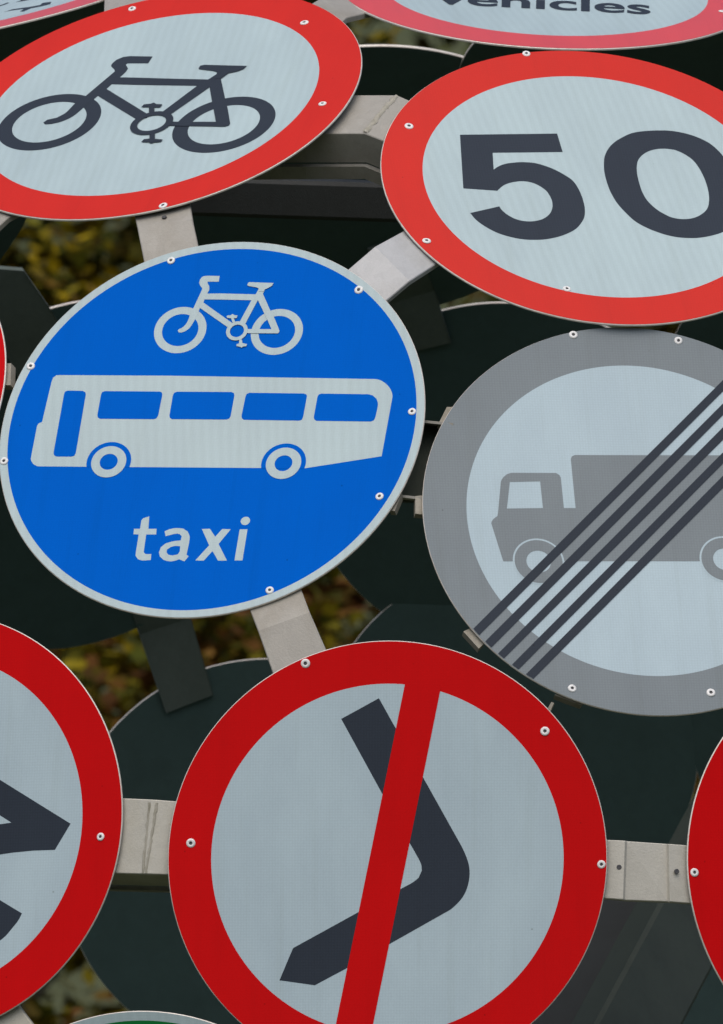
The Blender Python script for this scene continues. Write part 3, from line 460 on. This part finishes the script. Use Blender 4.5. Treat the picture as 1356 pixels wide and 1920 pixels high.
SCREW = mesh('screw', *lathe([(0.0060, 0.0), (0.0058, 0.0007), (0.0046, 0.0013), (0.0026, 0.0015), (0.0021, 0.0010)]), smooth=True)
SCREW.materials.append(M['washer'])
_v, _f = lathe([(0.0025, 0.0011), (0.0017, 0.0013), (0.0010, 0.0006), (0.00001, 0.0005)], 12)
SOCKET = mesh('screw_socket', _v, _f)
SOCKET.materials.append(M['socket'])

SR = random.Random(4)
ART_NAME = {'bicycle': 'bicycle_symbol', 'bus': 'bus_symbol', 'lorry': 'lorry_symbol'}
ZUP = 0.00035

def build_sign(key, label, ring='red', face='white', cut=0.9965, group=None, white='white'):
    d = SIGN[key]
    r = d['r']
    s = thing('road_sign', label, 'road sign', frame_of(d['c'], d['n']), group)
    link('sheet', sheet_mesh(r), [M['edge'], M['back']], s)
    v, f = [], []
    annulus(v, f, 0, 0, r * d['ring'], r * cut, ZUP, SEG)
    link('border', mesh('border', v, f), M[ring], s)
    v, f = [], []
    annulus(v, f, 0, 0, 0, r * d['ring'], ZUP, SEG)
    fo = link('face', mesh('face', v, f), M[face], s)
    groups = []
    for a in d['art']:                                # strokes of one symbol share a part; separate pieces are separate parts
        if groups and a[0] == 'bicycle' and groups[-1][0] == a[0] or (groups and a[0] == 'letter_i' and groups[-1][0] == 'letter_i'):
            groups[-1][1].append(a)
        else:
            groups.append((a[0], [a]))
    bus = None
    for name, arts in groups:
        v, f = [], []
        for k, (_, col, lay, kind, data) in enumerate(arts):
            z = ZUP + 0.00010 * lay + 0.00004 * k
            if kind == 'ring':
                annulus(v, f, data[0] / 1000, data[1] / 1000, data[2] / 1000, data[3] / 1000, z)
            else:
                polygon(v, f, [[(x / 1000, y / 1000) for x, y in lp] for lp in data], z)
        col = arts[0][1]
        if col == 'white':
            col = white
        if col == 'red':
            col = ring
        par = s
        if bus is not None and name.split('_')[0] in ('bus', 'lorry') and '_' in name:
            par = bus
        o = link(ART_NAME.get(name, name), mesh(name, v, f), M[col], par)
        if name in ('bus', 'lorry'):
            bus = o
    for x, y in d['screws']:
        o = link('screw', SCREW, None, s)
        o.location = (x / 1000, y / 1000, ZUP)
        o.rotation_euler = (SR.uniform(-.09, .09), SR.uniform(-.09, .09), SR.uniform(0, 6.28))
        o.scale = (SR.uniform(.94, 1.08),) * 3
        h = link('screw_socket', SOCKET, None, o)
    return s

# ---------------------------------------------------------------- ground and far bank
def ground():
    v, f = [], []
    n = 60
    for j in range(n + 1):
        for i in range(n + 1):
            x = -300 + 600 * i / n
            y = -150 + 600 * j / n
            z = 0.0
            if y > 62:
                z = min(60, (y - 62) * 0.42) + noise.noise(Vector((x * 0.03, y * 0.03, 0))) * 2 * min(1, (y - 62) / 20)
            v.append((x, y, z))
    for j in range(n):
        for i in range(n):
            a = j * (n + 1) + i
            f.append((a, a + 1, a + n + 2, a + n + 1))
    m, nt, b = new_mat('rough_grass')
    tc = nt.nodes.new('ShaderNodeTexCoord').outputs['Object']
    c = mixc(nt, tex_noise(nt, tc, 0.25, 8, 0.65), (0.03, 0.05, 0.012), (0.085, 0.085, 0.03))
    c = mult(nt, c, ramp(nt, tex_noise(nt, tc, 18, 5, 0.7), [(0.3, (0.5, 0.5, 0.5)), (0.7, (1, 1, 1))]))
    nt.links.new(c, b.inputs['Base Color'])
    b.inputs['Roughness'].default_value = 0.95
    o = link('ground', mesh('ground', v, f, smooth=True), m)
    o['kind'] = 'structure'
ground()

# ---------------------------------------------------------------- trees and shrubs behind the ball
def leaf_mat(name, cols):
    m, nt, b = new_mat(name)
    g = nt.nodes.new('ShaderNodeNewGeometry')
    tc = nt.nodes.new('ShaderNodeTexCoord').outputs['Object']
    c1 = ramp(nt, g.outputs['Random Per Island'], [(i / (len(cols) - 1), c) for i, c in enumerate(cols)])
    n = tex_noise(nt, tc, 2.2, 3, 0.6)
    c = mult(nt, c1, ramp(nt, n, [(0.34, (0.28, 0.28, 0.26)), (0.66, (1.9, 1.8, 1.2))]))
    nt.links.new(c, b.inputs['Base Color'])
    b.inputs['Roughness'].default_value = 0.7
    b.inputs['Specular IOR Level'].default_value = 0.05
    return m

BARK = metal('bark', (0.05, 0.04, 0.03), (0.09, 0.075, 0.055), (0.04, 0.045, 0.025), 8, 0.95, 0.0)

def limb(v, f, a, b, r0, r1, seg=7):
    a, b = Vector(a), Vector(b)
    d = (b - a).normalized()
    x = d.orthogonal().normalized()
    y = d.cross(x)
    s = len(v)
    for p, rr in ((a, r0), (b, r1)):
        for i in range(seg):
            t = 2 * math.pi * i / seg
            v.append(p + (x * math.cos(t) + y * math.sin(t)) * rr)
    for i in range(seg):
        j = (i + 1) % seg
        f.append((s + i, s + j, s + seg + j, s + seg + i))

def tree(name, label, loc, height, spread, base, mat, leaves, leaf, seed, cat='tree'):
    rnd = random.Random(seed)
    t = thing(name, label, cat, Matrix.Translation(Vector(loc)), 'trees and shrubs behind the ball of signs')
    v, f = [], []
    tips = []
    if cat == 'tree':
        p = Vector((0, 0, 0))
        for k in range(5):
            q = p + Vector((rnd.uniform(-.15, .15), rnd.uniform(-.15, .15), height * 0.17))
            limb(v, f, p, q, 0.16 * (1 - k * .17), 0.16 * (1 - (k + 1) * .17))
            p = q
            for _ in range(3):
                a = rnd.uniform(0, 6.28)
                e = p + Vector((math.cos(a), math.sin(a), rnd.uniform(.3, .9))) * spread * rnd.uniform(.5, .85)
                limb(v, f, p, e, 0.05, 0.012, 5)
                tips.append(e)
    else:
        for _ in range(12):
            a = rnd.uniform(0, 6.28)
            e = Vector((math.cos(a) * spread * rnd.uniform(.2, .8), math.sin(a) * spread * rnd.uniform(.2, .8), height * rnd.uniform(.6, .95)))
            limb(v, f, (rnd.uniform(-.2, .2), rnd.uniform(-.2, .2), 0), e, 0.03, 0.008, 5)
            tips.append(e)
    link('trunk' if cat == 'tree' else 'stems', mesh('trunk', v, f), BARK, t)
    v, f = [], []
    clumps = []
    for _ in range(70):
        while True:
            p = Vector((rnd.uniform(-1, 1), rnd.uniform(-1, 1), rnd.uniform(-1, 1)))
            if p.length < 1:
                break
        zc = base + (height - base) / 2
        clumps.append((Vector((p.x * spread, p.y * spread, zc + p.z * (height - base) / 2)), rnd.uniform(.22, .5) * spread * .6))
    for e in tips:
        clumps.append((e, rnd.uniform(.2, .35) * spread * .6))
    for _ in range(leaves):
        c, rr = rnd.choice(clumps)
        p = c + Vector((rnd.gauss(0, .5), rnd.gauss(0, .5), rnd.gauss(0, .45))) * rr
        if p.z < 0.1:
            p.z = rnd.uniform(.1, .6)
        d = Vector((rnd.gauss(0, 1), rnd.gauss(0, 1), rnd.gauss(0, .6))).normalized()
        n = Vector((rnd.gauss(0, .7), rnd.gauss(0, .7), 1)).normalized()
        w = d.cross(n)
        if w.length < 1e-3:
            continue
        w = w.normalized() * leaf * rnd.uniform(.3, .5)
        d = d * leaf * rnd.uniform(.7, 1.3)
        s = len(v)
        v += [p - d * .5, p + w, p + d * .5, p - w]
        f.append((s, s + 1, s + 2, s + 3))
    link('crown' if cat == 'tree' else 'foliage', mesh('crown', v, f), mat, t)

OLIVE = leaf_mat('olive_leaves', [(0.035, 0.05, 0.008), (0.09, 0.09, 0.010), (0.17, 0.125, 0.010), (0.03, 0.04, 0.010), (0.10, 0.06, 0.016)])
GREEN = leaf_mat('dark_green_leaves', [(0.018, 0.026, 0.006), (0.04, 0.046, 0.008), (0.065, 0.055, 0.009), (0.05, 0.034, 0.010), (0.09, 0.065, 0.006)])
RUST = leaf_mat('rusty_leaves', [(0.07, 0.028, 0.014), (0.11, 0.05, 0.018), (0.05, 0.06, 0.012), (0.15, 0.12, 0.010), (0.03, 0.035, 0.012)])
GOLD = leaf_mat('golden_leaves', [(0.17, 0.125, 0.006), (0.21, 0.155, 0.006), (0.06, 0.065, 0.010), (0.035, 0.04, 0.010), (0.09, 0.055, 0.012)])
tree('tree', 'olive green autumn tree seen through the gap between the bicycle and bus signs', (-1.6, 44, 0), 8.0, 1.9, 1.6, OLIVE, 24000, 0.085, 3)
tree('tree', 'brownish green tree seen in the gap left of the red and white vehicles sign', (1.2, 47, 0), 9.0, 2.3, 1.8, GREEN, 24000, 0.085, 5)
tree('tree', 'dark green tree behind the lorry sign on the right', (4.3, 46, 0), 8.5, 2.2, 1.6, GREEN, 9000, 0.12, 8)
tree('tree', 'dark green tree behind the arrow sign cut off on the left', (-5.0, 47, 0), 8.5, 2.3, 1.6, GREEN, 9000, 0.12, 9)
tree('tree', 'slender golden tree behind the blue bus sign', (-0.95, 41.5, 0), 6.0, 0.6, 3.4, GOLD, 6000, 0.07, 21)
tree('shrub', 'rust brown shrub seen in the gap below the blue bus sign', (-0.3, 40, 0), 4.5, 1.6, 0.3, RUST, 15000, 0.07, 11, 'shrub')
tree('shrub', 'golden yellow shrub seen in the gap at the bottom left', (-1.35, 38.6, 0), 3.3, 0.8, 0.3, GOLD, 2600, 0.08, 13, 'shrub')

# ---------------------------------------------------------------- steel frame of the ball
C0 = Vector(BALL_CENTRE)
fr = thing('steel_frame', 'welded galvanised steel frame joining the round signs into a ball', 'frame', Matrix.Translation((C0.x, C0.y, 0)))
FO = Vector((C0.x, C0.y, 0))

def plate(name, secs, th, mat, parent=fr, inward=None, label=None, sub=1):
    """Folded strip through cross sections [left, right], given a real thickness."""
    S = [(Vector(a) - FO, Vector(b) - FO) for a, b in secs]
    cen = C0 - FO
    v, f = [], []
    for k, (a, b) in enumerate(S):
        mid = (a + b) / 2
        i = inward if inward is not None else (cen - mid).normalized()
        e = (b - a).normalized() * 0.0012
        nrm = -i
        v += [a + e * 0 - nrm * 0.0012, a + e, b - e, b - nrm * 0.0012, b + i * th, a + i * th]
    n = 6
    for k in range(len(S) - 1):
        for j in range(n):
            jj = (j + 1) % n
            f.append((k * n + j, k * n + jj, (k + 1) * n + jj, (k + 1) * n + j))
    f.append(tuple(range(n)))
    f.append(tuple((len(S) - 1) * n + j for j in reversed(range(n))))
    me = mesh(name, v, f)
    import bmesh
    bm = bmesh.new(); bm.from_mesh(me)
    bmesh.ops.recalc_face_normals(bm, faces=bm.faces)
    bm.to_mesh(me); bm.free()
    o = link(name, me, M[mat], parent)
    if label:
        o['label'] = label
    return o

plate('connecting_plate', PLATE['bicycle_bus'], 0.008, 'steel')
plate('connecting_plate', PLATE['bus_fifty'], 0.008, 'steel_light')
plate('connecting_plate', PLATE['bus_slash'], 0.008, 'steel')
plate('connecting_plate', PLATE['slash_right'], 0.008, 'steel_pale')
plate('connecting_plate', PLATE['bicycle_vehicles'], 0.008, 'steel')
plate('connecting_plate', PLATE['top_bicycle'], 0.008, 'steel')
plate('connecting_plate', PLATE['left_bicycle'], 0.008, 'steel')
plate('connecting_plate', PLATE['bottom_left'], 0.008, 'steel_pale')
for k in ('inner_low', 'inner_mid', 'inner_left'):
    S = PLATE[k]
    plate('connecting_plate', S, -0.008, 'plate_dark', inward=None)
bl = plate('box_beam', PLATE['beam_left'], 0.15, 'steel_pale', inward=Vector((0.02, 0.985, -0.06)).normalized())
bt = plate('box_beam', PLATE['beam_top'], 0.05, 'steel')

def bead(name, a, b, width, mat, parent, n=16, seed=1, lift=Vector((0, -1, 0.2))):
    """Lumpy weld bead from a to b."""
    rnd = random.Random(seed)
    a, b = Vector(a) - FO, Vector(b) - FO
    lift = lift.normalized()
    d = (b - a).normalized()
    w = d.cross(lift).normalized()
    v, f = [], []
    for k in range(n + 1):
        c = a.lerp(b, k / n) + w * rnd.uniform(-.25, .25) * width
        ww = width * rnd.uniform(.6, 1.15)
        h = width * rnd.uniform(.25, .5)
        v += [c - w * ww, c - w * ww * .5 + lift * h, c + w * ww * .5 + lift * h, c + w * ww]
    for k in range(n):
        for j in range(3):
            f.append((k * 4 + j, k * 4 + j + 1, k * 4 + 5 + j, k * 4 + 4 + j))
    return link(name, mesh(name, v, f, smooth=True), M[mat], parent)

def lerp2(sec_a, sec_b, u, t):
    a = Vector(sec_a[0]).lerp(Vector(sec_b[0]), u)
    b = Vector(sec_a[1]).lerp(Vector(sec_b[1]), u)
    return a.lerp(b, t)
P = PLATE['beam_left']
bead('weld_bead', lerp2(P[0], P[1], 0.97, 0.04), lerp2(P[0], P[1], 0.93, 0.99), 0.0022, 'weld', bl, seed=2)
bead('weld_bead', lerp2(P[1], P[2], 0.10, 0.04), lerp2(P[0], P[1], 0.985, 0.99), 0.0022, 'weld', bl, n=24, seed=3)
P = PLATE['beam_top']
bead('weld_bead', lerp2(P[1], P[2], 0.99, 0.02), lerp2(P[1], P[2], 0.985, 0.98), 0.0045, 'weld', bt, n=22, seed=4, lift=Vector((0, -.6, .8)))

def lip(name, secs, drop, depth0, depth1, mat, parent, inward):
    """Flange along the lower inner edge of a beam."""
    v, f = [], []
    for a, b in secs:
        b = Vector(b) - FO
        i = inward if inward is not None else (C0 - FO - b).normalized()
        dn = (Vector(secs[0][1]) - Vector(secs[0][0])).normalized() * drop
        v += [b + i * depth0, b + i * depth0 + dn, b + i * depth1 + dn, b + i * depth1]
    for k in range(len(secs) - 1):
        for j in range(4):
            f.append((k * 4 + j, k * 4 + (j + 1) % 4, (k + 1) * 4 + (j + 1) % 4, (k + 1) * 4 + j))
    return link(name, mesh(name, v, f), M[mat], parent)
lip('flange', PLATE['beam_top'], 0.008, 0.053, 0.075, 'steel', bt, None)
lip('flange', PLATE['beam_left'], 0.006, 0.153, 0.175, 'steel', bl, Vector((0.02, 0.985, -0.06)).normalized())

def quad_solid(name, pts, th, mat, parent):
    p = [Vector(q) - FO for q in pts]
    n = (p[1] - p[0]).cross(p[2] - p[0]).normalized()
    if n.y > 0:
        n = -n
    v = p + [q - n * th for q in p]
    f = [(0, 1, 2, 3), (7, 6, 5, 4)] + [(i, (i + 1) % 4, 4 + (i + 1) % 4, 4 + i) for i in range(4)]
    return link(name, mesh(name, v, f), M[mat], parent)

ch = quad_solid('channel_web', EXTRA['chan'], 0.006, 'steel_dark', fr)  # galvanised web drawn dark: the shade of the recess is in its colour
for key in ('chan_top', 'chan_bot'):
    a, b = (Vector(p) for p in EXTRA[key])
    dz = Vector((0, 0.045, 0.0))
    up = Vector((0, 0, 0.0035))
    quad_solid('channel_flange', [a, b, b + up, a + up], 0.045, 'steel', fr)

# inner support tubes seen in the dark inside the ball
def tube(name, a, b, w, h, roll, mat, parent):
    a, b = Vector(a) - FO, Vector(b) - FO
    d = (b - a).normalized()
    view = Vector((0, -1, 0))
    n = (view - d * view.dot(d)).normalized()
    n = Matrix.Rotation(roll, 3, d) @ n
    s = d.cross(n)
    v, f = [], []
    ch = 0.006
    prof = [(-w / 2 + ch, h / 2), (w / 2 - ch, h / 2), (w / 2, h / 2 - ch), (w / 2, -h / 2 + ch), (w / 2 - ch, -h / 2), (-w / 2 + ch, -h / 2), (-w / 2, -h / 2 + ch), (-w / 2, h / 2 - ch)]
    for p in (a, b):
        v += [p + s * x + n * y for x, y in prof]
    k = len(prof)
    f = [(i, (i + 1) % k, k + (i + 1) % k, k + i) for i in range(k)] + [tuple(reversed(range(k))), tuple(range(k, 2 * k))]
    return link(name, mesh(name, v, f), M[mat], parent)
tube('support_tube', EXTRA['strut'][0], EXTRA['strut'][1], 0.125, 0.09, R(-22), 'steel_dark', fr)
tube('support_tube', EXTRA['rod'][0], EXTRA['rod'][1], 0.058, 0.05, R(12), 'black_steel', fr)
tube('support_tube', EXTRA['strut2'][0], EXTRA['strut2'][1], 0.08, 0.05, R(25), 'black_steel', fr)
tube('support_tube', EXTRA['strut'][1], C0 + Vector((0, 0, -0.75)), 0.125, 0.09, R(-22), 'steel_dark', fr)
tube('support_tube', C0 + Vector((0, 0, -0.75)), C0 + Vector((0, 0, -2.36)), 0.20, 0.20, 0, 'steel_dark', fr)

# ---------------------------------------------------------------- signs that face the camera
LABELS = {
    'A': 'white round sign with black bicycle and red border, upper left',
    'C': 'red-bordered speed limit sign reading 50 at the upper right',
    'D': 'blue round sign with white bicycle, bus and the word taxi',
    'E': 'grey and white round sign with lorry crossed by five black diagonal lines',
    'F': 'red-bordered sign with bent black arrow crossed by a red slash',
    'G': 'red-bordered sign with black marks cut off by the left edge, bottom left',
    'B': 'red-bordered sign ending in the word vehicles, cut off by the top edge',
    'H': 'red-bordered sign cut off by the right edge beside the slashed arrow sign',
    'I': 'steeply tilted pink-bordered sign with dark lettering in the top left corner',
    'J': 'red sliver of a sign at the left edge beside the blue bus sign',
    'K': 'green round sign with white rim peeking up at the bottom edge',
}
S = {}
for k in 'ACDEFGBHIJK':
    kw = {}
    if k == 'D':
        kw = dict(ring='white', face='blue', cut=0.997)
    if k == 'E':
        kw = dict(ring='grey', face='white_fine', white='white_fine', cut=0.998)
    if k == 'K':
        SIGN[k]['ring'] = 0.957
        kw = dict(ring='white', face='green', cut=0.997)
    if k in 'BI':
        kw = dict(ring='red_skylit')
    if k == 'J':
        kw = dict(ring='red_bead')
    if k in 'FGH':
        kw = dict(ring='red_bead', cut=0.9965, face='white_fine', white='white_fine')
    S[k] = build_sign(k, LABELS[k], **kw)

# the word at the foot of the cropped sign
p0, p1 = (Vector((*p, 0)) / 1000 for p in WORD_LINE)
fc = bpy.data.curves.new('word', 'FONT')
fc.body = 'vehicles'
fc.offset = 0.02
fc.resolution_u = 6
fo = bpy.data.objects.new('word', fc)
COL.objects.link(fo)
dg = bpy.context.evaluated_depsgraph_get()
tm = bpy.data.meshes.new_from_object(fo.evaluated_get(dg))
bpy.data.objects.remove(fo, do_unlink=True)
xs = [q.co.x for q in tm.vertices]
k = (p1 - p0).length / (max(xs) - min(xs))
ang = math.atan2(p1.y - p0.y, p1.x - p0.x)
tm.transform(Matrix.Translation((p0.x, p0.y, ZUP + 0.0004)) @ Matrix.Rotation(ang, 4, 'Z') @ Matrix.Diagonal((k, k * 1.05, 0, 1)) @ Matrix.Translation((-min(xs), 0, 0)))
tm.materials.clear()
link('lettering', tm, M['ink'], S['B'])

# small clips behind the sign edges
OWNER = ['E', 'E', 'D', 'E', 'E', 'J', 'F']
for own, pts in zip(OWNER, EXTRA['tabs']):
    s = S[own]
    inv = s.matrix_world.inverted()
    p = [inv @ Vector(q) for q in pts]
    v = p + [q - Vector((0, 0, 0.012)) for q in p]
    f = [(0, 1, 2, 3), (7, 6, 5, 4)] + [(i, (i + 1) % 4, 4 + (i + 1) % 4, 4 + i) for i in range(4)]
    link('fixing_clip', mesh('fixing_clip', v, f), M['clip'], s)

# open bolt holes in the connecting plates
_v, _f = lathe([(0.0036, -0.001), (0.0035, 0.0006), (0.0030, 0.0007), (0.00001, 0.0005)], 14)
HOLE = mesh('bolt_hole', _v, _f)
HOLE.materials.append(M['socket'])
for p, n in zip(EXTRA['holes'], EXTRA['hole_n']):
    o = link('bolt_hole', HOLE, None, fr)
    m4 = frame_of(Vector(p) - FO, n)
    o.matrix_parent_inverse = Matrix.Identity(4)
    o.matrix_basis = m4
# ---------------------------------------------------------------- signs on the far side, seen from behind
FAR_LABEL = {
    'Q1': 'dark back of a sign with bright upper rim between bicycle and 50 signs',
    'Q2': 'dark sign back seen around the left side of the blue bus sign',
    'Q3': 'dark sign back with pale rim between the 50 and the grey lorry sign',
    'Q4': 'dark sign back with pale upper rim behind the slashed arrow sign on its left',
    'Q5': 'dark sign back in the gap right of the slashed arrow sign',
}
def plain_sign(c, n, r, label, ring, face, group):
    s = thing('road_sign', label, 'road sign', frame_of(c, n), group)
    link('sheet', sheet_mesh(r, 0.005), [M['edge'], M['back']], s)
    v, f = [], []
    annulus(v, f, 0, 0, r * 0.8, r * 0.9935, ZUP, SEG)
    link('border', mesh('border', v, f), M[ring], s)
    v, f = [], []
    annulus(v, f, 0, 0, 0, r * 0.8, ZUP, SEG)
    link('face', mesh('face', v, f), M[face], s)
    return s
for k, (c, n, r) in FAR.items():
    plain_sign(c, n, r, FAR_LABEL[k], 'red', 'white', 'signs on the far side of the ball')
# the rest of the ball, beyond the picture's edges, which shuts the light out of its inside
cols = [('red', 'white'), ('white', 'blue'), ('red', 'white')]
PEEK = {10: 'dark sign back at the left edge just below the bicycle sign',
        11: 'dark sign back in the gap above the left part of the bicycle sign',
        12: 'dark sign back with pale edge just above the upper left of the 50 sign',
        13: 'dark sign back at the right edge between the 50 and lorry signs',
        14: 'dark sign back at the right edge between the lorry sign and the red sign below',
        15: 'dark sign back behind the diagonal tube in the lower right corner'}
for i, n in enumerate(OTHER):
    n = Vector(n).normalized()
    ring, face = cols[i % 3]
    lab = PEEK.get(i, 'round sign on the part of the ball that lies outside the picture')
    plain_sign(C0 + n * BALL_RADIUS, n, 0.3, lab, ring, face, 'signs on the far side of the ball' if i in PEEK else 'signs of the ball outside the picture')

# plates that tie the outer signs of the ball to their neighbours
nodes = [Vector(SIGN[k]['c']) for k in SIGN] + [Vector(v[0]) for v in FAR.values()]
nodes += [C0 + Vector(n).normalized() * BALL_RADIUS for n in OTHER]
for i, j in TIES:
    a, b = (nodes[i] - C0).normalized(), (nodes[j] - C0).normalized()
    mid = (a + b).normalized()
    side = mid.cross(b - a).normalized() * 0.04
    secs = []
    for d in (a, (a + mid).normalized(), mid, (b + mid).normalized(), b):
        c = C0 + d * (BALL_RADIUS - (0.016 if d in (a, b) else 0.012))
        secs.append([c - side, c + side])
    plate('connecting_plate', secs, 0.008, 'steel')
